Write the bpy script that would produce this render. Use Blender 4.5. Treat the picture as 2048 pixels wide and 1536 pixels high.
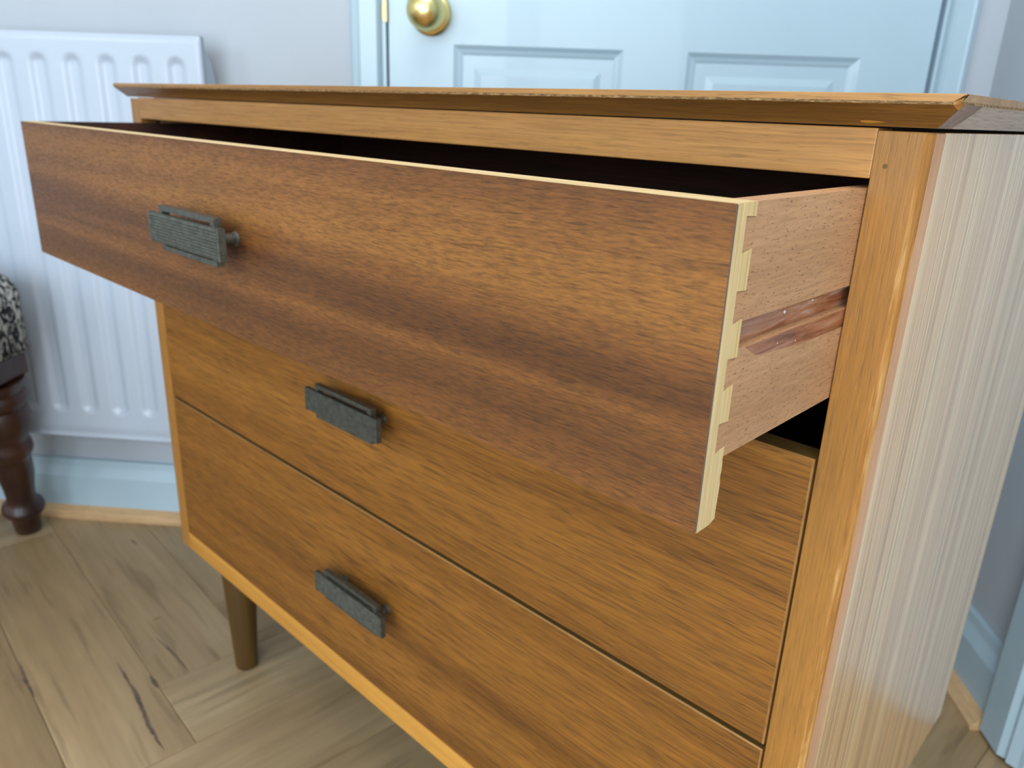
import bpy, bmesh, math, random
from mathutils import Matrix, Vector
for o in list(bpy.data.objects): bpy.data.objects.remove(o)
scene = bpy.context.scene
COL = scene.collection
random.seed(7)

# ---------------------------------------------------------------- frames
FZ = -0.715                                   # floor height (z = 0 is the top of the chest's case)
ANG = math.radians(39.46)                     # the room stands at this angle to the chest
Q = Vector((0.1363, 0.5756, FZ))              # room origin on the back wall; local x along it, y into it
ROOM = Matrix.Translation(Q) @ Matrix.Rotation(ANG, 4, 'Z')
def room(S, d, h): return ROOM @ Vector((S, -d, h))

# ---------------------------------------------------------------- camera
YAW, PITCH, ROLL = 0.7504, -0.3383, 0.0381
fwd = Vector((-math.sin(YAW)*math.cos(PITCH), math.cos(YAW)*math.cos(PITCH), math.sin(PITCH)))
r0 = Vector((math.cos(YAW), math.sin(YAW), 0)); u0 = r0.cross(fwd)
rr = r0*math.cos(ROLL) + u0*math.sin(ROLL); uu = -r0*math.sin(ROLL) + u0*math.cos(ROLL)
cd = bpy.data.cameras.new('camera'); cam = bpy.data.objects.new('camera', cd); COL.objects.link(cam)
cam.matrix_world = Matrix(((rr.x, uu.x, -fwd.x, .9021), (rr.y, uu.y, -fwd.y, -.3547), (rr.z, uu.z, -fwd.z, .0018), (0, 0, 0, 1)))
cd.sensor_width = 36; cd.lens = 1554.8/2048*36; cd.clip_start = .01
cd.dof.use_dof = True; cd.dof.focus_distance = .33; cd.dof.aperture_fstop = 14.0
scene.camera = cam

# ---------------------------------------------------------------- world, daylight with added fill lights, exposure
W = bpy.data.worlds.new('sky'); scene.world = W; W.use_nodes = True
W.node_tree.nodes['Background'].inputs[0].default_value = (.62, .78, 1, 1)
W.node_tree.nodes['Background'].inputs[1].default_value = 1.0
scene.view_settings.view_transform = 'Standard'; scene.view_settings.look = 'None'
scene.view_settings.gamma = 1; scene.view_settings.use_curve_mapping = False
scene.view_settings.exposure = -0.04
def daylight(name, S, d, h, aim, sx, sy, power, col):
    l = bpy.data.lights.new(name, 'AREA'); l.shape = 'RECTANGLE'; l.size = sx; l.size_y = sy
    l.energy = power; l.color = col
    o = bpy.data.objects.new(name, l); COL.objects.link(o)
    p = room(S, d, h); t = room(*aim); o.location = p
    o.rotation_euler = (t-p).to_track_quat('-Z', 'Y').to_euler()
RD, RL, RH, WR = 3.0, -3.2, 2.4, .578          # room depth, left end, height, right wall
daylight('window_light', -2.45, RD-.02, 1.55, (-2.45, 0, 1.55), .8, 1.1, 24, (.78, .90, 1.0))
daylight('window_light', -.85, RD-.02, 1.08, (-.85, 0, 1.08), 1.0, 1.95, 46, (.82, .92, 1.0))  # unseen window, enlarged and placed to brighten the low right corner
daylight('window_light', .16, RD-.02, 1.08, (.16, 0, 1.08), .7, 1.95, 19, (.84, .93, 1.0))  # unseen window added as side fill for the chest's right face
daylight('ceiling_fill_light', .05, 1.35, RH-.03, (.05, 1.349, 0), 1.1, 1.1, 22, (1.0, .97, .93))  # added unseen overhead fill that brightens the floor and low right wall

# ---------------------------------------------------------------- mesh helpers
class MB:
    def __init__(s): s.v = []; s.f = []; s.m = []
    def add(s, vs, fs, mi=0):
        k = len(s.v); s.v += [tuple(v) for v in vs]
        for f in fs: s.f.append([k+i for i in f]); s.m.append(mi)
    def box(s, x0, x1, y0, y1, z0, z1, mi=0):
        s.add([(x0,y0,z0),(x1,y0,z0),(x1,y1,z0),(x0,y1,z0),(x0,y0,z1),(x1,y0,z1),(x1,y1,z1),(x0,y1,z1)],
              [(0,3,2,1),(4,5,6,7),(0,1,5,4),(1,2,6,5),(2,3,7,6),(3,0,4,7)], mi)
    def prism(s, poly, axis, a0, a1, mi=0, side=None):
        n = len(poly)
        def P(p, a):
            return {'x': (a, p[0], p[1]), 'y': (p[0], a, p[1]), 'z': (p[0], p[1], a)}[axis]
        k = len(s.v)
        s.v += [P(p, a0) for p in poly] + [P(p, a1) for p in poly]
        s.f += [[k+i for i in range(n)], [k+n+i for i in reversed(range(n))]]; s.m += [mi, mi]
        for i in range(n):
            j = (i+1) % n; s.f.append([k+i, k+n+i, k+n+j, k+j]); s.m.append(mi if side is None else side)
    def lathe(s, prof, M=None, seg=40, mi=0):
        M = M or Matrix.Identity(4); k = len(s.v); n = len(prof)
        for (r, z) in prof:
            for i in range(seg):
                a = 2*math.pi*i/seg; s.v.append(tuple(M @ Vector((r*math.cos(a), r*math.sin(a), z))))
        for j in range(n-1):
            for i in range(seg):
                b = (i+1) % seg; s.f.append([k+j*seg+i, k+j*seg+b, k+(j+1)*seg+b, k+(j+1)*seg+i]); s.m.append(mi)
        s.f.append([k+i for i in reversed(range(seg))]); s.f.append([k+(n-1)*seg+i for i in range(seg)]); s.m += [mi, mi]
    def build(s, name, mats, parent=None, base=(0,0,0), loc=None, bevel=0, bseg=2, smooth=False, mat=None, frame=None):
        me = bpy.data.meshes.new(name)
        b = Vector(base)
        me.from_pydata([tuple(Vector(v)-b) for v in s.v], [], s.f)
        if not isinstance(mats, (list, tuple)): mats = [mats]
        for m_ in mats: me.materials.append(m_)
        for p, mi in zip(me.polygons, s.m): p.material_index = mi; p.use_smooth = bool(smooth)
        bm = bmesh.new(); bm.from_mesh(me); bmesh.ops.recalc_face_normals(bm, faces=bm.faces); bm.to_mesh(me); bm.free()
        o = bpy.data.objects.new(name, me); COL.objects.link(o)
        if parent is not None: o.parent = parent
        elif frame is not None: o.matrix_world = frame @ Matrix.Translation(b)
        else: o.location = b
        if loc: o.location = loc
        if bevel:
            md = o.modifiers.new('bevel', 'BEVEL'); md.width = bevel; md.segments = bseg; md.limit_method = 'ANGLE'; md.angle_limit = math.radians(40)
            md.harden_normals = False
        if smooth and smooth != 'all':
            me.set_sharp_from_angle(angle=math.radians(38))
        return o
def empty(name, label, cat, base, frame=None, group=None):
    o = bpy.data.objects.new(name, None); COL.objects.link(o); o.empty_display_size = .05
    o.matrix_world = (frame or Matrix.Identity(4)) @ Matrix.Translation(Vector(base))
    o['label'] = label; o['category'] = cat
    if group: o['group'] = group
    return o
def struct(o, label=None, cat=None):
    o['kind'] = 'structure'
    if label: o['label'] = label
    if cat: o['category'] = cat
    return o

# ---------------------------------------------------------------- materials
def lin(c):
    r = []
    for x in c[:3]:
        x = x/255; r.append(x/12.92 if x <= .04045 else ((x+.055)/1.055)**2.4)
    return (*r, 1)
class NT:
    def __init__(s, name):
        s.m = bpy.data.materials.new(name); s.m.use_nodes = True; s.t = s.m.node_tree; s.t.nodes.clear()
        s.out = s.n('ShaderNodeOutputMaterial'); s.b = s.n('ShaderNodeBsdfPrincipled'); s.l(s.b.outputs[0], s.out.inputs[0])
    def n(s, ty, **k):
        x = s.t.nodes.new(ty)
        for a, b in k.items(): setattr(x, a, b)
        return x
    def l(s, a, b): s.t.links.new(a, b)
    def set(s, **k):
        for a, b in k.items():
            i = s.b.inputs[a.replace('_', ' ')]
            if hasattr(b, 'links') or isinstance(b, bpy.types.NodeSocket): s.l(b, i)
            else: i.default_value = b
    def coord(s, kind='Object', scale=(1,1,1), loc=(0,0,0), rot=(0,0,0), add=None):
        tc = s.n('ShaderNodeTexCoord'); src = tc.outputs[kind]
        if add is not None:
            va = s.n('ShaderNodeVectorMath', operation='ADD'); s.l(src, va.inputs[0]); s.l(add, va.inputs[1]); src = va.outputs[0]
        mp = s.n('ShaderNodeMapping'); mp.inputs['Scale'].default_value = scale; mp.inputs['Location'].default_value = loc; mp.inputs['Rotation'].default_value = rot
        s.l(src, mp.inputs[0]); return mp.outputs[0]
    def noise(s, vec, scale=1, detail=4, rough=.5, dist=0):
        x = s.n('ShaderNodeTexNoise'); s.l(vec, x.inputs['Vector']); x.inputs['Scale'].default_value = scale
        x.inputs['Detail'].default_value = detail; x.inputs['Roughness'].default_value = rough; x.inputs['Distortion'].default_value = dist
        return x.outputs['Fac']
    def ramp(s, fac, stops, interp='LINEAR'):
        x = s.n('ShaderNodeValToRGB'); s.l(fac, x.inputs[0]); e = x.color_ramp.elements; x.color_ramp.interpolation = interp
        while len(e) > 1: e.remove(e[-1])
        e[0].position = stops[0][0]; e[0].color = stops[0][1]
        for p, c in stops[1:]: k = e.new(p); k.color = c
        return x.outputs[0]
    def mix(s, a, b, f, mode='MIX'):
        x = s.n('ShaderNodeMix', data_type='RGBA', blend_type=mode)
        for v, i in ((f, x.inputs[0]), (a, x.inputs[6]), (b, x.inputs[7])):
            if isinstance(v, bpy.types.NodeSocket): s.l(v, i)
            else: i.default_value = v
        return x.outputs[2]
    def math(s, op, a, b=0, c=0):
        x = s.n('ShaderNodeMath', operation=op)
        for v, i in zip((a, b, c), x.inputs):
            if isinstance(v, bpy.types.NodeSocket): s.l(v, i)
            else: i.default_value = v
        return x.outputs[0]
    def bump(s, h, st=.3, d=.001):
        x = s.n('ShaderNodeBump'); x.inputs['Strength'].default_value = st; x.inputs['Distance'].default_value = d
        s.l(h, x.inputs['Height']); s.l(x.outputs[0], s.b.inputs['Normal'])
def g(v): return (v, v, v, 1)
def sc(ax, along, across):
    return {'x': (along, across, across), 'y': (across, along, across), 'z': (across, across, along)}[ax]
def wood(name, dark, mid, light, ax='x', broad=9, fine=420, pore=.5, fineamt=.5, rough=.38, coat=.25, coatr=.2, bump=.25, along=1.1, fal=14, porelev=(.34,.42),
         stripes=None, stops=(.3, .5, .7), seed=0, rnd=False, blot=.25, porescale=(70, 900), spec=.5):
    t = NT(name); add = None
    if rnd:
        oi = t.n('ShaderNodeObjectInfo'); vm = t.n('ShaderNodeVectorMath', operation='SCALE'); cx = t.n('ShaderNodeCombineXYZ')
        for i in range(3): t.l(oi.outputs['Random'], cx.inputs[i])
        t.l(cx.outputs[0], vm.inputs[0]); vm.inputs['Scale'].default_value = 37.0; add = vm.outputs[0]
    L = (seed*3.1, seed*1.7, seed*2.3)
    n1 = t.noise(t.coord(scale=sc(ax, along, broad), loc=L, add=add), 1, 5, .62, .35)
    n2 = t.noise(t.coord(scale=sc(ax, fal, fine), loc=L, add=add), 1, 3, .6, .2)
    n3 = t.noise(t.coord(scale=sc(ax, *porescale), loc=L, add=add), 1, 2, .5, 0)
    n4 = t.noise(t.coord(scale=(7, 7, 7), loc=L, add=add), 1, 3, .6)
    c = t.ramp(n1, [(stops[0], lin(dark)), (stops[1], lin(mid)), (stops[2], lin(light))])
    c = t.mix(c, t.ramp(n2, [(.3, g(.45)), (.5, g(.95)), (.7, g(1.35))]), fineamt, 'MULTIPLY')
    c = t.mix(c, t.ramp(n3, [(porelev[0], g(.35)), (porelev[1], g(1))]), pore, 'MULTIPLY')
    c = t.mix(c, t.ramp(n4, [(.35, g(.7)), (.65, g(1.2))]), blot, 'MULTIPLY')
    t.set(Base_Color=c, Coat_Weight=coat, Coat_Roughness=coatr, Specular_IOR_Level=spec)
    t.set(Roughness=t.ramp(n2, [(.3, g(min(1, rough+.12))), (.7, g(rough-.05))]))
    h = t.math('ADD', t.math('MULTIPLY', n2, .6), t.math('MULTIPLY', t.ramp(n3, [(porelev[0], g(0)), (porelev[1], g(1))]), .5))
    t.bump(h, bump, .0006)
    return t.m

M = {}
M['teak'] = wood('dark_brown_veneer', (88,52,22), (112,69,30), (134,87,38), 'x', broad=24, along=.35, fine=1100, fal=150, pore=.45, fineamt=.75, rough=.5, coat=.12, coatr=.35, spec=.4, stops=(.36,.5,.64), seed=1, blot=.25, porescale=(60, 900))
M['front'] = wood('golden_brown_veneer', (102,62,16), (130,82,26), (150,98,36), 'x', broad=16, along=.4, fine=760, fal=34, pore=.6, fineamt=.75, rough=.5, coat=.06, coatr=.35, spec=.4, seed=2, stops=(.33,.5,.68), porescale=(38, 760), blot=.2)
M['stile'] = wood('honey_wood_upright', (140,94,36), (160,109,46), (174,122,56), 'z', broad=40, along=.6, fine=900, fal=30, pore=.2, fineamt=.4, rough=.42, coat=.15, coatr=.3, seed=3)
M['rail'] = wood('honey_wood_crosswise', (148,98,44), (170,118,58), (186,134,72), 'x', broad=36, along=.4, fine=900, fal=20, pore=.25, fineamt=.45, rough=.45, coat=.15, coatr=.3, seed=4, blot=.15)
M['lip'] = wood('pinkish_lipping', (196,142,104), (208,156,118), (214,164,126), 'z', broad=30, fine=400, pore=.1, fineamt=.15, rough=.6, coat=0, seed=5, spec=.2)
M['side'] = wood('straight_grained_side_veneer', (206,150,98), (228,178,124), (238,194,142), 'z', broad=60, along=.3, fine=360, fal=1.6, pore=.5, fineamt=.75, rough=.3, coat=.75, coatr=.2, seed=6, stops=(.36,.5,.62), porescale=(5, 520), bump=.5, spec=.5, blot=.12)
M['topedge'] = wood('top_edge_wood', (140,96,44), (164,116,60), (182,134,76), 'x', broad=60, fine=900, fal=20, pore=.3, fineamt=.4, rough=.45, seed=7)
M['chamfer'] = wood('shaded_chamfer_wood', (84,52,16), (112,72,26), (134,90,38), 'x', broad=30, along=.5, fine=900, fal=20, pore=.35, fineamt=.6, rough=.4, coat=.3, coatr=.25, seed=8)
M['sidechamfer_lit'] = wood('lit_side_chamfer_wood', (164,136,116), (188,160,140), (204,178,158), 'y', broad=30, fine=700, fal=40, pore=.5, fineamt=.3, rough=.4, coat=.4, coatr=.2, seed=19)  # lightened and greyed: the chamfer's reflection is put into its colour
M['rimtop'] = wood('olive_drawer_edge', (84,60,22), (104,76,30), (120,90,38), 'x', broad=30, fine=500, pore=.2, fineamt=.2, rough=.6, coat=0, seed=20)
M['endgrain'] = wood('end_grain_wood', (120,92,76), (146,118,100), (166,140,122), 'z', broad=120, fine=900, pore=.5, fineamt=.5, rough=.5, coat=.1, coatr=.2, seed=9)
M['dside'] = wood('pinkish_mahogany', (166,118,76), (184,136,94), (196,148,106), 'y', broad=18, along=.8, fine=700, fal=60, pore=.8, fineamt=.3, rough=.6, coat=0, seed=10, porescale=(300, 1500), porelev=(.32,.38), bump=.3, blot=.12)
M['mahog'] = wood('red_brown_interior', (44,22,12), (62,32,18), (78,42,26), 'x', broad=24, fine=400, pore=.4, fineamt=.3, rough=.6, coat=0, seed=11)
M['pale'] = wood('pale_bottom_rail', (176,118,42), (198,140,58), (210,154,72), 'x', broad=40, fine=420, pore=.2, fineamt=.25, rough=.4, coat=.2, seed=12)
M['rim'] = wood('veneer_rim', (130,90,42), (150,106,54), (164,120,64), 'x', broad=40, fine=420, pore=.2, fineamt=.2, rough=.45, coat=.1, seed=13)
M['leg'] = wood('olive_brown_leg', (58,38,10), (80,54,14), (98,68,22), 'z', broad=30, fine=420, pore=.2, fineamt=.25, rough=.36, coat=.25, seed=14)
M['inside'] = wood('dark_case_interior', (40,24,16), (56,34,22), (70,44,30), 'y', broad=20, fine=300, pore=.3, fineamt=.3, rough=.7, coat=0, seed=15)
M['stool'] = wood('dark_polished_wood', (36,16,10), (58,28,17), (80,42,26), 'z', broad=18, fine=260, pore=.2, fineamt=.3, rough=.38, coat=.25, coatr=.15, seed=16)
M['oak'] = wood('oak_bead', (176,140,98), (198,162,118), (212,180,138), 'x', broad=50, fine=300, pore=.3, fineamt=.25, rough=.5, coat=.1, seed=17)
M['plank'] = wood('oak_floor_plank', (140,118,86), (162,138,102), (182,160,124), 'x', broad=7, along=.7, fine=90, fal=5, pore=.35, fineamt=.2, rough=.42, coat=.1, coatr=.3, seed=18, rnd=True, stops=(.32,.5,.68), porescale=(6, 70), bump=.1, blot=.2)
# a tone of its own for each plank
t = M['plank'].node_tree; bs = [n for n in t.nodes if n.type == 'BSDF_PRINCIPLED'][0]; lk = bs.inputs['Base Color'].links[0].from_socket
oi = t.nodes.new('ShaderNodeObjectInfo'); rp = t.nodes.new('ShaderNodeValToRGB'); mx = t.nodes.new('ShaderNodeMix'); mx.data_type = 'RGBA'; mx.blend_type = 'MULTIPLY'; mx.inputs[0].default_value = 1
rp.color_ramp.elements[0].color = (.82,.78,.74,1); rp.color_ramp.elements[1].color = (1.0,1.0,.97,1); e = rp.color_ramp.elements.new(.5); e.color = (.95,.9,.85,1)
t.links.new(oi.outputs['Random'], rp.inputs[0]); t.links.new(lk, mx.inputs[6]); t.links.new(rp.outputs[0], mx.inputs[7]); t.links.new(mx.outputs[2], bs.inputs['Base Color'])

def core_wood():                                # pale drawer-front core: straight growth lines running in z (end face) and x (top)
    t = NT('pale_striped_core_wood')
    n = t.noise(t.coord(scale=(5, 430, 5)), 1, 3, .6, .1)
    n2 = t.noise(t.coord(scale=(60, 2400, 60)), 1, 2, .5, .3)
    c = t.ramp(n, [(.36, lin((202,164,98))), (.45, lin((224,192,136))), (.53, lin((206,176,124))), (.62, lin((232,200,150)))])
    c = t.mix(c, t.ramp(n2, [(.3, g(.8)), (.6, g(1.05))]), .5, 'MULTIPLY')
    t.set(Base_Color=c, Roughness=.6); t.bump(n2, .25, .0004); return t.m
M['core'] = core_wood()
def plain(name, col, rough=.5, metal=0, coat=0, var=.06, vs=6, bump=0, bs=200, bd=.0004, spec=.5):
    t = NT(name); n = t.noise(t.coord(scale=(vs,)*3), 1, 4, .6)
    c = t.mix(lin(col), t.ramp(n, [(.3, g(1-var*2)), (.7, g(1+var))]), 1, 'MULTIPLY')
    t.set(Base_Color=c, Roughness=rough, Metallic=metal, Coat_Weight=coat, Specular_IOR_Level=spec)
    if bump: t.bump(t.noise(t.coord(scale=(bs,)*3), 1, 3, .6), bump, bd)
    return t.m
M['wall'] = plain('pale_pinkish_wall_paint', (174,181,189), .8, var=.015, bump=.12, bs=160)
M['gloss'] = plain('white_gloss_paint', (170,193,205), .32, coat=.2, var=.015, vs=4, bump=.05, bs=60)
M['rad'] = plain('white_radiator_enamel', (176,187,201), .35, coat=.15, var=.01)
M['ceil'] = plain('white_ceiling_paint', (235,235,232), .9)
M['brass'] = plain('polished_brass', (240,220,150), .27, metal=1, var=.06, vs=30)
M['dull_brass'] = plain('dull_brass', (196,176,128), .4, metal=.8)
M['pewter'] = plain('aged_pewter', (100,102,94), .45, metal=.7, var=.2, vs=260, bump=.35, bs=900, bd=.0003)
M['dark'] = plain('dark_gap', (24,18,14), .8)
M['veneer_edge'] = plain('dark_veneer_edge', (96,80,70), .6)
M['crack'] = plain('dark_filled_crack', (98,82,70), .8, var=.25, vs=60)
M['corner'] = wood('orange_corner_wood', (140,88,30), (168,112,46), (204,160,96), 'z', broad=260, along=18, fine=700, pore=.2, fineamt=.4, rough=.6, coat=0, seed=21)
def worn():
    t = NT('worn_rough_edge'); n = t.noise(t.coord(scale=(220, 500, 900)), 1, 3, .7)
    c = t.ramp(n, [(.38, lin((84,58,32))), (.52, lin((128,96,56))), (.66, lin((160,130,86)))])
    t.set(Base_Color=c, Roughness=.75); t.bump(n, .8, .001); return t.m
M['wornedge'] = worn()
def wax():
    t = NT('red_wax_stain'); n = t.noise(t.coord(scale=(60, 22, 260)), 1, 4, .7, .5)
    c = t.ramp(n, [(.3, lin((96,44,22))), (.45, lin((150,88,54))), (.58, lin((170,116,84))), (.76, lin((198,172,160)))])
    t.set(Base_Color=c, Roughness=.35, Coat_Weight=.3); t.bump(n, .3, .0006); return t.m
M['wax'] = wax()
def weave():
    t = NT('black_and_white_woven_cloth')
    n = t.noise(t.coord(scale=(95, 95, 55), rot=(.3, .5, 0)), 1, 3, .55, 1.6)
    c = t.ramp(n, [(.44, lin((22,26,30))), (.5, lin((92,94,92))), (.56, lin((196,194,186)))])
    t.set(Base_Color=c, Roughness=.9, Specular_IOR_Level=.2); t.bump(n, 1, .004); return t.m
M['weave'] = weave()

# ================================================================ THE ROOM
LS0, LS1 = -.2705, .4925                       # door leaf
HEAD = 1.985
def rbox(name, S0, S1, d0, d1, h0, h1, mat, bevel=0):
    m = MB(); m.box(S0, S1, -d1, -d0, h0, h1); return struct(m.build(name, mat, frame=ROOM, base=((S0+S1)/2, -(d0+d1)/2, h0), bevel=bevel))
# back wall with the door opening
m = MB(); T = .12
m.box(RL, LS0-.012, 0, T, 0, RH); m.box(LS1+.012, WR+T, 0, T, 0, RH); m.box(LS0-.012, LS1+.012, 0, T, HEAD+.015, RH)
struct(m.build('wall_back', M['wall'], frame=ROOM))
# right wall with the second doorway
D0, D1 = .458, 1.22
m = MB(); m.box(WR, WR+T, -D0, 0, 0, RH); m.box(WR, WR+T, -RD, -D1, 0, RH); m.box(WR, WR+T, -D1, -D0, HEAD+.015, RH)
struct(m.build('wall_right', M['wall'], frame=ROOM))
rbox('wall_left', RL-T, RL, 0, RD, 0, RH, M['ceil'])  # unseen wall made whiter than the others to bounce more light
# front wall (behind the camera) with a window and two openings added for fill light
wins = [(-2.88, -2.02, .95, 2.15), (-1.38, -.32, .04, 2.12), (-.22, .54, .04, 2.12)]
m = MB()
for a, b in ((RL, -2.88), (-2.02, -1.38), (-.32, -.22), (.54, WR)): m.box(a, b, -RD-T, -RD, 0, RH)
for a, b, h0_, h1_ in wins: m.box(a, b, -RD-T, -RD, 0, h0_); m.box(a, b, -RD-T, -RD, h1_, RH)
struct(m.build('wall_front', M['ceil'], frame=ROOM))  # also whitened, out of view, to add bounce light
for i, (a, b, h0_, h1_) in enumerate(wins):
    m = MB(); f = .05; y0, y1 = -RD-.09, -RD-.04
    m.box(a, b, y0, y1, h0_, h0_+f); m.box(a, b, y0, y1, h1_-f, h1_); m.box(a, a+f, y0, y1, h0_+f, h1_-f); m.box(b-f, b, y0, y1, h0_+f, h1_-f)
    m.box((a+b)/2-.02, (a+b)/2+.02, y0, y1, h0_+f, h1_-f)
    struct(m.build('window_%d' % (i+1), M['gloss'], frame=ROOM, base=((a+b)/2, -RD-.06, h0_), bevel=.003))
rbox('ceiling', RL-T, WR+T, -T, RD+T, RH, RH+.1, M['ceil'])

# skirting and oak beads
SK = [(0, 0), (.016, 0), (.016, .076), (.009, .094), (.007, .106), (0, .106)]
BD = [(.016, 0), (.034, 0), (.034, .006), (.028, .013), (.0165, .019), (.016, .019)]
def run_back(name, prof, S0, S1, mat):
    m = MB(); m.prism([(-p[0], p[1]) for p in prof], 'x', S0, S1)
    return struct(m.build(name, mat, frame=ROOM, base=((S0+S1)/2, 0, 0)))
def run_right(name, prof, d0, d1, mat):
    m = MB(); m.prism([(WR-p[0], p[1]) for p in prof], 'y', -d1, -d0)
    return struct(m.build(name, mat, frame=ROOM, base=(WR, -(d0+d1)/2, 0)))
AL, AR = -.325, .5385                           # outer edges of the door frame
run_back('baseboard_back', SK, RL, AL, M['gloss'])
run_back('baseboard_back_right', SK, AR, WR-.016, M['gloss'])
run_right('baseboard_right', SK, 0, .381, M['gloss'])
# the bead has its grain along its length, so each run gets its own object axes
def bead(name, L_, loc, rot):
    m = MB(); m.prism([(-p[0]+0, p[1]) for p in BD], 'x', 0, L_)
    o = m.build(name, M['oak']); o.matrix_world = ROOM @ Matrix.Translation(Vector(loc)) @ Matrix.Rotation(rot, 4, 'Z'); return struct(o)
bead('trim_1', AL-RL, (RL, 0, 0), 0)
bead('trim_2', .381-.016, (WR, -.016, 0), -math.pi/2)
bead('trim_3', RD-D1-.08, (WR, -D1-.08, 0), -math.pi/2)

# oak threshold of the second doorway
m = MB(); m.box(0, D1-D0, 0, .118, -.013, .0005); o = m.build('trim_6', M['plank']); o.matrix_world = ROOM @ Matrix.Translation((WR, -D0, 0)) @ Matrix.Rotation(-math.pi/2, 4, 'Z'); struct(o)

# door frames
ARP = [(0, 0), (0, .008), (.004, .014), (.013, .0185), (.016, .017), (.040, .0175), (.044, .012), (.046, .006), (.046, 0)]   # across, out
def arch_back(name, w_in, S0, S1, top):
    m = MB()
    k = (S0-AL) and 1
    m.prism([(AL+p[0]*w_in, -p[1]) for p in ARP], 'z', 0, top); 
    m.prism([(AR-p[0]*.82, -p[1]) for p in ARP], 'z', 0, top)
    m.prism([(-p[1], top+.045-p[0]) for p in ARP], 'x', AL, AR)
    return m
m = arch_back('trim_4', 1, LS0, LS1, HEAD+.006)
# door stop and jamb lining
m.box(LS0-.012, LS0-.004, 0.0005, .11, 0, HEAD+.01); m.box(LS1+.004, LS1+.012, .0005, .11, 0, HEAD+.01); m.box(LS0-.012, LS1+.012, .0005, .11, HEAD+.006, HEAD+.014)
m.box(LS0-.0085, LS0-.0035, -.006, .02, 0, HEAD)
struct(m.build('trim_4', M['gloss'], frame=ROOM, base=(LS0, 0, 0)))
# architrave of the second doorway
m = MB()
AP = [(0, 0), (0, .010), (.003, .0245), (.044, .0245), (.050, .018), (.056, .020), (.066, .012), (.072, .010), (.072, 0)]
m.prism([(WR-p[1], -.3815-p[0]) for p in AP], 'z', .006, HEAD+.01)
m.prism([(WR-p[1], -(D1+.077)+p[0]) for p in AP], 'z', .006, HEAD+.01)
m.prism([(WR-p[1], HEAD+.082-p[0]) for p in AP], 'y', -(D1+.077), -.3815)
m.box(WR, WR+.118, -D0, -D0+.004, 0.004, HEAD+.01); m.box(WR, WR+.118, -D1-.004, -D1, 0.004, HEAD+.01)
struct(m.build('trim_5', M['gloss'], frame=ROOM, base=(WR, -D0, 0)))

# panelled door leaf: frame with openings, each moulded panel its own piece
def leaf(name, w_, h_, panels, th=.035):
    xs = sorted({0, w_} | {p[0] for p in panels} | {p[1] for p in panels}); zs = sorted({0, h_} | {p[2] for p in panels} | {p[3] for p in panels})
    m = MB()
    def inside(x, z): return any(p[0] < x < p[1] and p[2] < z < p[3] for p in panels)
    for i in range(len(xs)-1):
        for j in range(len(zs)-1):
            if not inside((xs[i]+xs[i+1])/2, (zs[j]+zs[j+1])/2):
                m.add([(xs[i],0,zs[j]),(xs[i+1],0,zs[j]),(xs[i+1],0,zs[j+1]),(xs[i],0,zs[j+1])], [(0,1,2,3)])
    m.add([(0,0,0),(w_,0,0),(w_,0,h_),(0,0,h_),(0,th,0),(w_,th,0),(w_,th,h_),(0,th,h_)], [(4,5,6,7),(0,1,5,4),(1,2,6,5),(2,3,7,6),(3,0,4,7)])
    return m
def panel(p):
    x0, x1, z0, z1 = p; m = MB()
    rings = [(0, 0), (.006, .0035), (.010, .0046), (.0135, .0062), (.030, .0062), (.040, .0034)]
    vs = []
    for (i, y) in rings: vs += [(x0+i, y, z0+i), (x1-i, y, z0+i), (x1-i, y, z1-i), (x0+i, y, z1-i)]
    fs = [(4*k+i, 4*k+(i+1) % 4, 4*k+4+(i+1) % 4, 4*k+4+i) for k in range(len(rings)-1) for i in range(4)]
    k = 4*(len(rings)-1); fs.append((k, k+1, k+2, k+3)); m.add(vs, fs); return m
W1 = LS1-LS0-.003
PAN = [(.094, .337, .20, .797), (.427, .666, .20, .797), (.094, .337, .98, 1.87), (.427, .666, .98, 1.87)]
def door(name, frame, w_=W1):
    d = struct(leaf(name, w_, HEAD-.01, PAN).build(name, M['gloss'])); d.matrix_world = frame
    for p in PAN: panel(p).build('panel', M['gloss'], parent=d)
    return d
d1 = door('door_1', ROOM @ Matrix.Translation((LS0-.0005, 0.0, .006)))
d2 = door('door_2', ROOM @ Matrix.Translation((WR+.085, -D0-.003, .006)) @ Matrix.Rotation(-math.pi/2, 4, 'Z'), D1-D0-.006)
# brass knob on its rose, latch keep
kx, kz = -.2098-(LS0-.0005), .842-.006
KM = Matrix.Translation((kx, 0, kz)) @ Matrix.Rotation(math.pi/2, 4, 'X')
m = MB(); m.lathe([(.0295, 0), (.0295, .002), (.027, .0045), (.0235, .0055), (.022, .0042), (.017, .006), (.012, .007)], KM, 48)
ro = m.build('knob_rose', M['brass'], parent=d1, smooth=True)
m = MB(); prof = [(.011, .005), (.0105, .016), (.013, .020)]
for i in range(3, 19):
    a = math.pi*i/18; prof.append((.0262*math.sin(a)+.0001, .044-.0235*math.cos(a)))
m.lathe(prof, KM, 48); m.build('door_knob', M['brass'], parent=d1, smooth=True)
m = MB(); m.lathe([(.0022, 0), (.0022, .0016)], Matrix.Translation((kx+.024, -.002, kz+.004)) @ Matrix.Rotation(math.pi/2, 4, 'X'), 12)
m.build('rose_screw', M['dull_brass'], parent=ro)
m = MB(); m.prism([(-.0075, kz-.009), (-.0055, kz-.012), (-.001, kz-.013), (-.001, kz+.016), (-.0055, kz+.015), (-.0075, kz+.009)], 'y', -.0075, .004)
m.build('latch_keep', M['dull_brass'], parent=d1)

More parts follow.
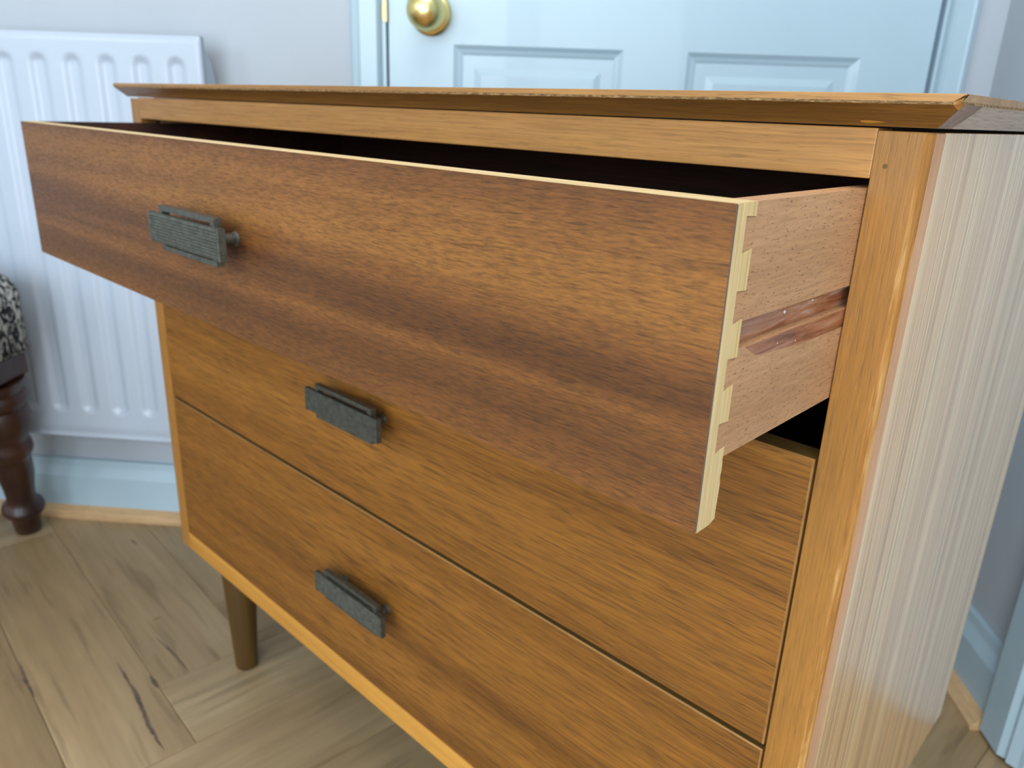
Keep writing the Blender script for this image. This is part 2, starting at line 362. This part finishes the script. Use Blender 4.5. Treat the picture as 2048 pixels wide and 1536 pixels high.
# ---------------------------------------------------------------- floor: herringbone planks
cx0, cx1, cd0, cd1 = RL, WR, 0, RD
fl = MB(); fl.box(RL-T, WR+T, -RD-T, T, -.04, -.013)
floor = struct(fl.build('floor', M['dark'], frame=ROOM))
PA = math.radians(-4.0); PW, PL = .125, .625
PM = Matrix.Rotation(PA, 4, 'Z'); corner = Vector((.1497, -.0702, FZ))
org = corner + PM @ Vector((0, -PW, 0))         # bottom right corner of one crosswise plank
PF = Matrix.Translation(org) @ PM
INV = ROOM.inverted()
def clip(poly, f):                              # keep f(p) >= 0
    out = []
    for i in range(len(poly)):
        a, b = poly[i], poly[(i+1) % len(poly)]; fa, fb = f(a), f(b)
        if fa >= 0: out.append(a)
        if (fa >= 0) != (fb >= 0): t_ = fa/(fa-fb); out.append(a.lerp(b, t_))
    return out
def plank_mesh(poly):
    c = sum(poly, Vector((0,0,0)))/len(poly); g_ = .0003; b_ = .0009
    def ins(k):
        r = []
        n = len(poly)
        for i in range(n):
            p0, p1, p2 = poly[i-1], poly[i], poly[(i+1) % n]
            e1 = (p1-p0).normalized(); e2 = (p2-p1).normalized(); n1 = Vector((-e1.y, e1.x, 0)); n2 = Vector((-e2.y, e2.x, 0))
            bi = (n1+n2); L_ = 1+n1.dot(n2); r.append(p1 + bi*(k/max(L_, .3)))
        return r
    a = ins(g_); b = ins(g_+b_); n = len(poly)
    v = [(p.x, p.y, -.0128) for p in a] + [(p.x, p.y, -.0007) for p in a] + [(p.x, p.y, 0) for p in b]
    f = [[2*n+i for i in range(n)]] + [[n+i, n+(i+1) % n, 2*n+(i+1) % n, 2*n+i] for i in range(n)] + [[i, (i+1) % n, n+(i+1) % n, n+i] for i in range(n)]
    me = bpy.data.meshes.new('plank'); me.from_pydata(v, [], f); me.materials.append(M['plank']); return me
full = plank_mesh([Vector((0,0,0)), Vector((PL,0,0)), Vector((PL,PW,0)), Vector((0,PW,0))])
FI = floor.matrix_world.inverted(); planks = {}
for j in range(-7, 8):
    for i in range(-34, 35):
        ox, oy = i*PW + j*PL, -i*PW + j*PL
        for kind in (0, 1):
            if kind == 0: Mx = PF @ Matrix.Translation((ox-PL, oy, 0))
            else: Mx = PF @ Matrix.Translation((ox+PW, oy, 0)) @ Matrix.Rotation(math.pi/2, 4, 'Z')
            loc = [Vector((0,0,0)), Vector((PL,0,0)), Vector((PL,PW,0)), Vector((0,PW,0))]
            T_ = INV @ Mx
            poly = [T_ @ p for p in loc]
            inn = [cx0 <= p.x <= cx1 and -cd1 <= p.y <= -cd0 for p in poly]
            if all(inn): me = full
            else:
                for f_ in (lambda p: p.x-cx0, lambda p: cx1-p.x, lambda p: p.y+cd1, lambda p: -cd0-p.y): 
                    if poly: poly = clip(poly, f_)
                if len(poly) < 3: continue
                area = abs(sum(poly[k].x*poly[(k+1) % len(poly)].y-poly[(k+1) % len(poly)].x*poly[k].y for k in range(len(poly))))/2
                if area < .0006: continue
                Ti = T_.inverted(); q = [Ti @ p for p in poly]; cl = []
                for p in q:
                    if not cl or (p-cl[-1]).length > .002: cl.append(p)
                if (cl[0]-cl[-1]).length < .002: cl.pop()
                if len(cl) < 3: continue
                me = plank_mesh(cl)
            o = bpy.data.objects.new('plank', me); COL.objects.link(o); o.parent = floor
            o.matrix_parent_inverse = Matrix.Identity(4); o.matrix_basis = FI @ Mx
            planks[(i, j, kind)] = (o, Mx)
def crack(key, pts, wd, depth=.0004):           # dark filled splits in the oak
    if key not in planks: return
    o, Mx = planks[key]; Mi = Mx.inverted(); P = [Mi @ Vector((x, y, FZ)) for x, y in pts]; top = []; bot = []; rnd = random.Random(len(pts)*7+int(wd*1e5))
    N = 26
    for k in range(N+1):
        t_ = k/N*(len(P)-1); i0 = min(int(t_), len(P)-2); p = P[i0].lerp(P[i0+1], t_-i0); d = (P[i0+1]-P[i0]).normalized(); n_ = Vector((-d.y, d.x, 0))
        w_ = wd*math.sin(math.pi*min(max(k/N, .02), .98))**.7*rnd.uniform(.55, 1.2); c = n_*rnd.uniform(-.25, .25)*wd
        top.append(p+c+n_*w_); bot.append(p+c-n_*w_)
    m = MB()
    for k in range(N): m.add([(*top[k][:2], .0003), (*top[k+1][:2], .0003), (*bot[k+1][:2], .0003), (*bot[k][:2], .0003)], [(0,1,2,3)])
    m.build('plank_crack', M['crack'], parent=o)
CRACKS = [[(-.055,-.083),(.02,-.088),(.085,-.099),(.135,-.103)], [(-.072,-.024),(-.02,-.021),(.025,-.022)],
          [(-.36,.055),(-.335,.057)], [(-.145,-.173),(-.10,-.179),(-.06,-.180)], [(-.115,-.004),(-.112,-.0045)], [(0.0,-.062),(.03,-.064)]]

# ================================================================ CHEST OF DRAWERS
B = (.4, .2, FZ)
chest = empty('chest_of_drawers', 'golden-brown wooden chest with its top drawer pulled open, before the white door', 'chest of drawers', B)
def cb(name, m, mats, **k): return m.build(name, mats, parent=k.pop('parent', chest), base=B, **k)
XL, XR, WO, D, S1 = .0235, .776, .798, .388, .016     # stile inner edges, outer right, depth, lipping depth
Z5 = -.5385
# uprights (front lippings), chamfered towards the side
c_ = .0026
m = MB(); m.prism([(XR, 0), (WO-c_, 0), (WO-.0006, c_), (WO, .004), (WO, S1), (XR, S1)], 'z', Z5, -.0006)
cb('stile', m, M['stile'], bevel=.0005)
m = MB(); m.prism([(XL, 0), (c_, 0), (.0006, c_), (0, .004), (0, S1), (XL, S1)], 'z', Z5, -.0006)
cb('stile', m, M['stile'], bevel=.0005)
# worn pale strip along the outer corner of the right upright and its pinkish lipping
m = MB(); rnd = random.Random(3); N = 90; vs = []
for k in range(N+1):
    z = -.0014 + (Z5+.0014)*k/N; e_ = rnd.uniform(-.00016, .00016)
    vs += [(WO-c_-.0008-e_, -.00005, z), (WO-c_+.0001, -.00008, z), (WO-.0005, c_-.0003, z), (WO+.0001, .0040, z)]
m.add(vs, [(4*k+i, 4*k+i+1, 4*k+5+i, 4*k+4+i) for k in range(N) for i in range(3)])
cb('worn_corner', m, M['corner'])
m = MB(); m.box(WO-.0004, WO+.00018, .0041, S1-.0002, Z5+.001, -.0010); cb('edge_lipping', m, M['lip'])
# sides, back, base, inner boards
m = MB(); m.box(XR+.004, WO, S1, D, Z5, -.0006); cb('side_panel', m, M['side'], bevel=.0004)
m = MB(); m.box(0, XL-.004, S1, D, Z5, -.0006); cb('side_panel', m, M['side'], bevel=.0004)
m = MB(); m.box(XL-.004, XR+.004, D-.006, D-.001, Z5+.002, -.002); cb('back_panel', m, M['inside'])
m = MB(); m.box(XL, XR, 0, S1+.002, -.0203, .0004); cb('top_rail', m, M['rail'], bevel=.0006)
m = MB(); m.box(XL-.004, XR+.004, S1+.002, D-.006, -.0195, .0008); cb('inner_light_block_board', m, M['inside'])  # added board that blocks a light leak and keeps the case dark
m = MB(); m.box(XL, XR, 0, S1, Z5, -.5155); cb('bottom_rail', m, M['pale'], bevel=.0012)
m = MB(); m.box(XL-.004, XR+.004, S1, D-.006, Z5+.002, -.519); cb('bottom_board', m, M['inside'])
m = MB(); m.lathe([(.0010, 0), (.0010, .00015)], Matrix.Translation((.7815, 0, -.0148)) @ Matrix.Rotation(math.pi/2, 4, 'X'), 20); cb('dowel_plug', m, M['rimtop'])
# tabletop with undercut edge
zb, ze, zt = .0010, .0098, .0138; o1, o2 = .0015, .0122
def ring(o, z, yb=0): return [(-o*.45, -o, z), (WO+o, -o, z), (WO+o, D+o, z), (-o*.45, D+o, z)]
m = MB()
v = ring(o1, zb) + ring(o2, ze) + ring(o2, ze+.0011) + ring(o2, zt)
m.add(v, [(3,2,1,0), (12,13,14,15)], 0)
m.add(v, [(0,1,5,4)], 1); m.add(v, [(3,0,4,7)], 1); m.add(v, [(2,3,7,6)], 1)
# right chamfer: strip of end grain beside the mitre, then the long lipping
ys = .020; q0, q1 = (WO+o1, ys-.003, zb), (WO+o2, ys-.006, ze)
m.add([v[1], q0, q1, v[5]], [(0,1,2,3)], 2); m.add([q0, v[2], v[6], q1], [(0,1,2,3)], 3)
for a, b in ((4,5),(5,6),(6,7),(7,4)): m.add(v, [(a, b, b+4, a+4)], 4)
for a, b in ((8,9),(9,10),(10,11),(11,8)): m.add(v, [(a, b, b+4, a+4)], 0)
cb('tabletop', m, [M['topedge'], M['chamfer'], M['endgrain'], M['sidechamfer_lit'], M['wornedge']])
for o in COL.objects:
    if o.name == 'tabletop':
        bm = bmesh.new(); bm.from_mesh(o.data); bmesh.ops.remove_doubles(bm, verts=bm.verts, dist=1e-5)
        bmesh.ops.bevel(bm, geom=[e for e in bm.edges if abs(e.verts[0].co.z-e.verts[1].co.z) > .0005 and e.verts[0].co.z > ze-.001-B[2] and e.verts[1].co.z > ze-.001-B[2]], offset=.004, segments=4, affect='EDGES', profile=.5)
        bmesh.ops.recalc_face_normals(bm, faces=bm.faces); bm.to_mesh(o.data); bm.free()
        md = o.modifiers.new('bevel', 'BEVEL'); md.width = .0005; md.segments = 2; md.limit_method = 'ANGLE'; md.angle_limit = math.radians(50)
# small gouge in the front chamfer near its right end
m = MB(); n_ = Vector((0, -(ze-zb), (-(o2-o1)))).normalized(); gc = Vector((.7745, -.0036, .0029)); rnd = random.Random(5)
tx = Vector((1, 0, 0)); ty = n_.cross(tx); pts = []
for k in range(22):
    a = 2*math.pi*k/22; x = .0052*math.cos(a); y = .00055*math.sin(a)*(1.3-math.cos(a)*.7)+.06*x*x*1000*.02
    pts.append(gc + tx*x + ty*y*1.1 + n_*.00025)
m.add(pts, [tuple(range(22))]); cb('gouge', m, M['pale'])

# legs
for (lx, ly) in ((.066, .040), (WO-.066, .040), (.066, D-.05), (WO-.066, D-.05)):
    m = MB(); m.lathe([(.0125, 0), (.0139, .0015), (.0145, .005), (.0222, .715+Z5-.002), (.0222, .715+Z5)], Matrix.Translation((lx, ly, FZ)), 40)
    cb('leg', m, M['leg'], smooth=True)

# pull handle: ridged bar lying across an open rectangular frame, on two posts. Origin on the drawer face, centre.
def handle_mesh():
    m = MB()
    n = 9; hh = .0099; x0, x1 = -.050, .050; yb, yf = -.0165, -.0213
    prof = [(yb, -hh), (yf+.0005, -hh)]
    for k in range(n):
        z0 = -hh+.0007+(2*hh-.0014)*k/n; z1 = -hh+.0007+(2*hh-.0014)*(k+1)/n; dz = (z1-z0)
        prof += [(yf+.0005, z0+dz*.08), (yf, z0+dz*.3), (yf, z0+dz*.7), (yf+.0005, z0+dz*.92)]
    prof += [(yf+.0005, hh), (yb, hh)]
    m.prism(prof, 'x', x0+.0008, x1-.0008)
    for s in (-1, 1):                            # thin raised end rims
        a, b = sorted((s*.050, s*.0478)); m.box(a, b, yf-.0001, yb, -hh-.0003, hh+.0003)
    fx, fh, bt = .039, .0151, .0034; ya, yc = -.0182, -.0130
    m.box(-fx, fx, ya, yc, fh-bt, fh); m.box(-fx, fx, ya, yc, -fh, -fh+bt)
    m.box(-fx, -fx+.005, ya, yc, -fh+bt, fh-bt); m.box(fx-.005, fx, ya, yc, -fh+bt, fh-bt)
    for s in (-1, 1):
        m.lathe([(.0050, 0), (.0048, .001), (.0040, .0016), (.0040, .0165)], Matrix.Translation((s*.031, 0, 0)) @ Matrix.Rotation(math.pi/2, 4, 'X'), 20)
    return m
h0 = handle_mesh().build('handle', M['pewter'], bevel=.0004)
def put_handle(dr, x, y, z, first=[h0]):
    h = first[0] if first else h0.copy()
    if first: first.pop()
    else: COL.objects.link(h)
    h.parent = dr; h.location = (x-B[0], y-B[1], z-B[2]); return h

# ---- top drawer, pulled out
YF, TH = -.1130, .0145                          # front face, thickness of the front
zt1, zb1, zs1 = -.0245, -.149, -.1208
yp = YF+.0075                                   # base line of the dovetails
pins = [(zt1, -.0292), (-.0420, -.0553), (-.0675, -.0803), (-.0926, -.1056), (-.1178, zb1)]
x0, x1 = XL+.0006, XR-.0004
m = MB()
ve = .0007
m.box(x0+.0002, x1-.0002, YF, YF+ve, zb1, zt1-.0002, 0)                      # dark face veneer
m.box(x0, x1, YF+ve, yp, zb1, zt1, 1)                                # core
st = .0105
m.box(x0+st, x1-st, yp, YF+TH, zb1, zt1, 1)
rnd = random.Random(11)
for s in (0, 1):
    a, b = (x1-st, x1) if s else (x0, x0+st)
    for i, (zu, zl) in enumerate(pins):
        fl_ = .0013; zU = zu+(fl_ if i else 0); zL = zl-(fl_*.35 if i < 4 else 0)
        if i < 4: poly = [(yp, zu), (YF+TH, zU), (YF+TH, zL), (yp, zl)]
        else:                                    # long lower part, rough rear edge and chipped foot
            poly = [(yp, zu), (YF+TH, zU)]
            for k in range(1, 12):
                z = zU+(-.1478-zU)*k/12; poly.append((YF+TH+rnd.uniform(-.00035, .0002), z))
            poly += [(YF+TH-.0002, -.1475), (YF+TH-.0022, -.1482), (YF+TH-.0045, -.1490), (YF+TH-.005, -.1488), (yp, zl)]
        m.prism(poly, 'x', a, b, 1)
dr1 = cb('drawer', m, [M['teak'], M['core']])
dr1['label'] = 'top drawer, pulled out, with dark brown front'
m = MB(); m.box(x1-.00022, x1+.00005, YF+.0001, YF+ve, zb1+.0005, zt1-.0005); cb('veneer_edge', m, M['veneer_edge'], parent=dr1)
# sides with tails that fill the sockets; the right and left ones carry a groove
gz0, gz1 = -.0672, -.0775; ge = .0003
def tails(y0, y1, z_top, z_bot, zr=None):       # outline in (y, z) of the board between z_top and z_bot
    pts = [(y1, z_bot), (y1, z_top)]
    ev = []
    zs = z_top
    edge = YF+TH+ge
    pts2 = []
    for i, (zu, zl) in enumerate(pins):
        fl_ = .0013; zU = zu+(fl_ if i else 0); zL = zl-(fl_*.35 if i < 4 else 0)
        pts2 += [(edge, zU+ge if i else z_top), (edge, zL-ge)] if False else []
        pts2.append(('pin', zU+ge, zu+ge, zL-ge, zl-ge))
    out = []
    for (_, zU, zu, zL, zl) in pts2:
        out += [(edge, zU), (yp+ge, zu), (yp+ge, zl), (edge, zL)] if False else []
    # walk down: outside a pin the board reaches yp, inside a pin it stops at edge
    z = z_top; path = []
    for i, (_, zU, zu, zL, zl) in enumerate(pts2):
        if i > 0: path += [(yp+ge, zu), (edge, zU)]
        if i < 4: path += [(edge, zL), (yp+ge, zl)]
    path = [(edge, pins[0][0])] + path
    # clip vertically
    def clipz(poly, zz, keep_above):
        o_ = []
        for i in range(len(poly)):
            a, b = poly[i], poly[(i+1) % len(poly)]; fa = (a[1]-zz)*(1 if keep_above else -1); fb = (b[1]-zz)*(1 if keep_above else -1)
            if fa >= 0: o_.append(a)
            if (fa >= 0) != (fb >= 0): t_ = fa/(fa-fb); o_.append((a[0]+(b[0]-a[0])*t_, a[1]+(b[1]-a[1])*t_))
        return o_
    poly = path + [(edge, zs1-.02), (y1, zs1-.02), (y1, pins[0][0])]
    # the last socket edge
    poly = clipz(poly, z_top, False); poly = clipz(poly, z_bot, True)
    return poly
YB1 = YF+.365
for s in (1, 0):
    xo, xi = (x1-.0002, x1-.0095) if s else (x0+.0002, x0+.0095)
    xg = xo-.004 if s else xo+.004
    a, b = sorted((xi, xg)); m = MB(); m.prism(tails(0, YB1, zt1, zs1), 'x', a, b, 0)
    a, b = sorted((xg, xo)); m.prism(tails(0, YB1, zt1, gz0), 'x', a, b, 0); m.prism(tails(0, YB1, gz1, zs1), 'x', a, b, 0)
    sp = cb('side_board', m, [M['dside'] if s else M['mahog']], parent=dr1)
    m = MB(); a, b = sorted((xg, xg+(.0002 if s else -.0002))); m.box(a, b, YF+TH+.002, YB1, gz1+.0002, gz0-.0002)
    a, b = sorted((xo, xo+(.00012 if s else -.00012))); 
    pl = [(YF+TH+.006, gz1-.0006), (YF+.06, gz1-.0002), (YB1, gz1-.0002), (YB1, gz1-.009), (YF+.07, gz1-.0085), (YF+.03, gz1-.0055)]
    m.prism(pl, 'x', a, b); cb('groove_stain', m, M['wax'], parent=dr1)
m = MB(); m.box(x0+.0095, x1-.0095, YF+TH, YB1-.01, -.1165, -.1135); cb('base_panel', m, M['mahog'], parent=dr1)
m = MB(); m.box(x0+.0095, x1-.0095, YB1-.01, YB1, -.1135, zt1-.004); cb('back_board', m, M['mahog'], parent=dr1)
rnd = random.Random(2)
for (y, z, r_) in ((-.0545, -.0712, .0011), (-.049, -.0835, .0005), (-.028, -.0702, .0006), (-.066, -.0815, .0004)):
    m = MB(); xx = x1-.0040 if z > gz1 else x1
    pts = [(xx+.0001, y+r_*math.cos(2*math.pi*k/9)*rnd.uniform(.5, 1.3), z+r_*.7*math.sin(2*math.pi*k/9)*rnd.uniform(.5, 1.3)) for k in range(9)]
    m.add(pts, [tuple(range(9))]); cb('paint_fleck', m, M['ceil'], parent=dr1)
put_handle(dr1, .3995, YF, -.0822)

# ---- closed drawers: veneered front with a pale rim
def closed(zt_, zb_, hz, lab):
    a, b = XL+.0009, XR-.0016; c = .0008; m = MB(); y = .0004
    V = [(a,y+c,zb_),(b,y+c,zb_),(b,y+c,zt_),(a,y+c,zt_),(a+c,y,zb_+c),(b-c,y,zb_+c),(b-c,y,zt_-c),(a+c,y,zt_-c),(a,y+.0145,zb_),(b,y+.0145,zb_),(b,y+.0145,zt_),(a,y+.0145,zt_)]
    m.add(V, [(4,5,6,7)], 0); m.add(V, [(0,1,5,4),(1,2,6,5),(2,3,7,6),(3,0,4,7)], 1); m.add(V, [(2,10,11,3)], 2)
    m.add(V, [(0,8,9,1),(1,9,10,2),(3,11,8,0),(8,11,10,9)], 1)
    dr = cb('drawer', m, [M['front'], M['rim'], M['rimtop']]); dr['label'] = lab
    zs_ = zt_-.001
    for p, q in ((a+.001, a+.010), (b-.010, b-.001)):
        m = MB(); m.box(p, q, y+.0145, .36, zb_+.028, zs_-.012); cb('side_board', m, M['dside'], parent=dr)
    m = MB(); m.box(a+.010, b-.010, .0149, .36, zb_+.03, zb_+.033); cb('base_panel', m, M['mahog'], parent=dr)
    m = MB(); m.box(a+.010, b-.010, .35, .36, zb_+.033, zs_-.014); cb('back_board', m, M['mahog'], parent=dr)
    put_handle(dr, .3995, y, hz); return dr
closed(-.1534, -.3298, -.2366, 'middle drawer, closed')
closed(-.3333, -.5148, -.4182, 'bottom drawer, closed')
# runners inside the case, one in each groove of the top drawer
for zc in (-.0723, -.22, -.40):
    for a, b in ((XR-.0034, XR+.004), (XL-.004, XL+.0034)):
        if zc < -.1: a, b = (max(a, XR), b) if a > .5 else (a, min(b, XL))
        m = MB(); m.box(a, b, .018, .37, zc-.004, zc+.004); cb('runner', m, M['inside'])

# ================================================================ RADIATOR
RS0, RS1, Rh0, Rh1, Rf = -.902, -.523, .178, .798, .065
RB = ((RS0+RS1)/2, -.04, Rh0)
rad = empty('radiator', 'white panel radiator with vertical flutes, mounted on the wall left of the door', 'radiator', RB, ROOM)
m = MB(); nS, hs = 190, []
ft, fb = .7725, .218                             # flute top and bottom
h_ = Rh0
hs = [Rh0, Rh0+.004, Rh0+.009, Rh0+.013, .200, .206]
k = 0
for i in range(13): hs.append(fb-.004+i*.0022)
for i in range(1, 12): hs.append(.2205+.026+(.716-.2465)*i/12)
for i in range(16): hs.append(ft-.034+i*.0024)
hs += [.780, .787, Rh1-.008, Rh1-.004, Rh1]
hs = sorted(set(round(x, 5) for x in hs))
pitch = .0506; cen = [-.5606-pitch*i for i in range(7)]
def sm(x): x = min(max(x, 0), 1); return x*x*(3-2*x)
def dep(S, h):
    best = 0
    for c in cen:
        dx = S-c; hw = .0165
        if abs(dx) > hw: continue
        dd = hw-abs(dx)                          # distance to the flute's rim, capsule ended
        if h > ft-hw: dd = hw-math.hypot(dx, h-(ft-hw))
        if h < fb+hw: dd = hw-math.hypot(dx, h-(fb+hw))
        best = max(best, sm(dd/.0125))
    r = .0050*best
    if h < Rh0+.013: r += .002*math.sin((h-Rh0)/.013*math.pi)   # rolled seam
    if h > Rh1-.008: r += .003*((h-Rh1+.008)/.008)**2
    e = min(S-RS0, RS1-S)
    if e < .006: r += .0025*(1-e/.006)**2
    return r
vs = [(RS0+(RS1-RS0)*i/nS, -(Rf-dep(RS0+(RS1-RS0)*i/nS, h)), h) for h in hs for i in range(nS+1)]
k = nS+1
m.add(vs, [(j*k+i, j*k+i+1, (j+1)*k+i+1, (j+1)*k+i) for j in range(len(hs)-1) for i in range(nS)])
m.box(RS0, RS1, -.0545, -.052, Rh0, Rh1)
m.add([(RS0,-.0625,Rh0),(RS1,-.0625,Rh0),(RS1,-.053,Rh0),(RS0,-.053,Rh0)], [(0,1,2,3)]); m.add([(RS0,-.062,Rh1),(RS1,-.062,Rh1),(RS1,-.053,Rh1),(RS0,-.053,Rh1)], [(0,1,2,3)])
m.add([(RS1,-.0625,Rh0),(RS1,-.0625,Rh1),(RS1,-.053,Rh1),(RS1,-.053,Rh0)], [(0,1,2,3)]); m.add([(RS0,-.0625,Rh0),(RS0,-.0625,Rh1),(RS0,-.053,Rh1),(RS0,-.053,Rh0)], [(0,1,2,3)])
o = m.build('front_panel', M['rad'], parent=rad, base=RB, smooth=True)
m = MB()
n = 66; y0, y1 = -.050, -.022; xa, xb = RS0+.012, RS1-.006; z = []
for i in range(n+1):
    x = xa+(xb-xa)*i/n; z.append((x, y0 if i % 2 else y1))
for i in range(n):
    a, b = z[i], z[i+1]; m.add([(a[0],a[1],Rh0+.03),(b[0],b[1],Rh0+.03),(b[0],b[1],.772),(a[0],a[1],.772)], [(0,1,2,3)])
o = m.build('convector_fins', M['rad'], parent=rad, base=RB); o['kind'] = 'stuff'
m = MB(); m.prism([(-.052, Rh0+.02), (-.024, Rh0+.03), (-.021, .742), (-.030, .765), (-.052, .783)], 'x', RS1-.0035, RS1-.001); m.build('end_plate', M['rad'], parent=rad, base=RB, bevel=.0006)
beige = plain('beige_strip_paint', (206,176,150), .6);  # narrow beige upright strip between radiator and wall
for sx in (RS0+.02, RS1-.012): 
    m = MB(); m.box(sx, sx+.009, -.021, -.0005, .26, .735); m.build('beige_strip', beige, parent=rad, base=RB, bevel=.001)

# ================================================================ STOOL
SB = (-.98, -.28, 0)
stool = empty('stool', 'dark turned-leg stool with black and white woven seat in front of the radiator', 'stool', SB, ROOM)
prof = [(.0175, 0), (.0196, .004), (.0225, .034), (.0232, .041), (.0262, .0435), (.0315, .049), (.0330, .054), (.0315, .060), (.0262, .066), (.0228, .0715), (.0218, .079), (.0232, .098),
        (.0268, .125), (.0272, .150), (.0262, .160), (.0285, .166), (.0315, .172), (.0335, .180), (.0322, .190), (.0285, .198), (.0292, .204), (.0345, .214), (.0385, .228), (.0392, .242), (.0365, .255), (.0325, .263), (.034, .268), (.0385, .274),
        (.0395, .281), (.037, .288), (.034, .292), (.037, .300), (.040, .310), (.041, .316)]
def stool_leg(foot, top):
    f = Vector(foot); t_ = Vector(top); zax = (t_-f).normalized(); L_ = (t_-f).length
    q = Vector((0,0,1)).rotation_difference(zax).to_matrix().to_4x4()
    sc_ = L_/.37
    m = MB(); m.lathe([(r, z*1.0) for r, z in prof], Matrix.Translation(f) @ q, 40)
    o = m.build('leg', M['stool'], parent=stool, base=SB, smooth=True)
    m = MB(); c0 = f+zax*.314; c1 = f+zax*.352; w_ = .034
    vs = [(c+Vector((sx*w_, sy*w_, 0))) for c in (c0, c1) for sx, sy in ((-1,-1),(1,-1),(1,1),(-1,1))]
    m.add(vs, [(3,2,1,0),(4,5,6,7),(0,1,5,4),(1,2,6,5),(2,3,7,6),(3,0,4,7)]); m.build('leg_block', M['stool'], parent=stool, base=SB, bevel=.003)
S0_, S1_ = -1.20, -.850; a0, a1 = .155, .50
fz = .0
stool_leg((-.900, -.079, 0), (S1_, -a0, .353)); stool_leg((-1.14, -.079, 0), (S0_, -a0, .353))
stool_leg((-.800, -.56, 0), (S1_, -a1, .353)); stool_leg((-1.235, -.56, 0), (S0_, -a1, .353))
m = MB(); e_ = .030
for a, b, c, d in ((S0_+.03, S1_-.03, -a0-.012, -a0+.028), (S0_+.03, S1_-.03, -a1-.028, -a1+.012), (S1_-.01, S1_+.028, -a1+.03, -a0-.03), (S0_-.028, S0_+.01, -a1+.03, -a0-.03)):
    m.box(a, b, c, d, .300, .352)
m.build('seat_rail', M['stool'], parent=stool, base=SB, bevel=.002)
def rounded(x0, x1, y0, y1, z0, z1, r, n=7):
    bm = bmesh.new(); bmesh.ops.create_cube(bm, size=1)
    for v_ in bm.verts: v_.co = Vector(((x0+x1)/2+v_.co.x*(x1-x0), (y0+y1)/2+v_.co.y*(y1-y0), (z0+z1)/2+v_.co.z*(z1-z0)))
    top = [e for e in bm.edges if sum(v_.co.z for v_ in e.verts)/2 > (z0+z1)/2-.001]
    bmesh.ops.bevel(bm, geom=top, offset=r, segments=n, affect='EDGES', profile=.5)
    m = MB(); bm.verts.ensure_lookup_table(); m.add([tuple(v_.co) for v_ in bm.verts], [tuple(v_.index for v_ in f.verts) for f in bm.faces]); bm.free(); return m
rounded(-1.265, -.794, -.555, -.112, .352, .475, .045).build('seat_cushion', M['weave'], parent=stool, base=SB, smooth='all')

# splits in the floor planks, each on the plank it lies in
def find(x, y):
    for k_, (o_, Mx_) in planks.items():
        p = Mx_.inverted() @ Vector((x, y, FZ))
        if 0 <= p.x <= PL and 0 <= p.y <= PW: return k_
for pts, wd in zip(CRACKS, (.0028, .0014, .0016, .002, .006, .003)):
    mid = pts[len(pts)//2]; k_ = find(*mid)
    if k_: crack(k_, pts, wd)
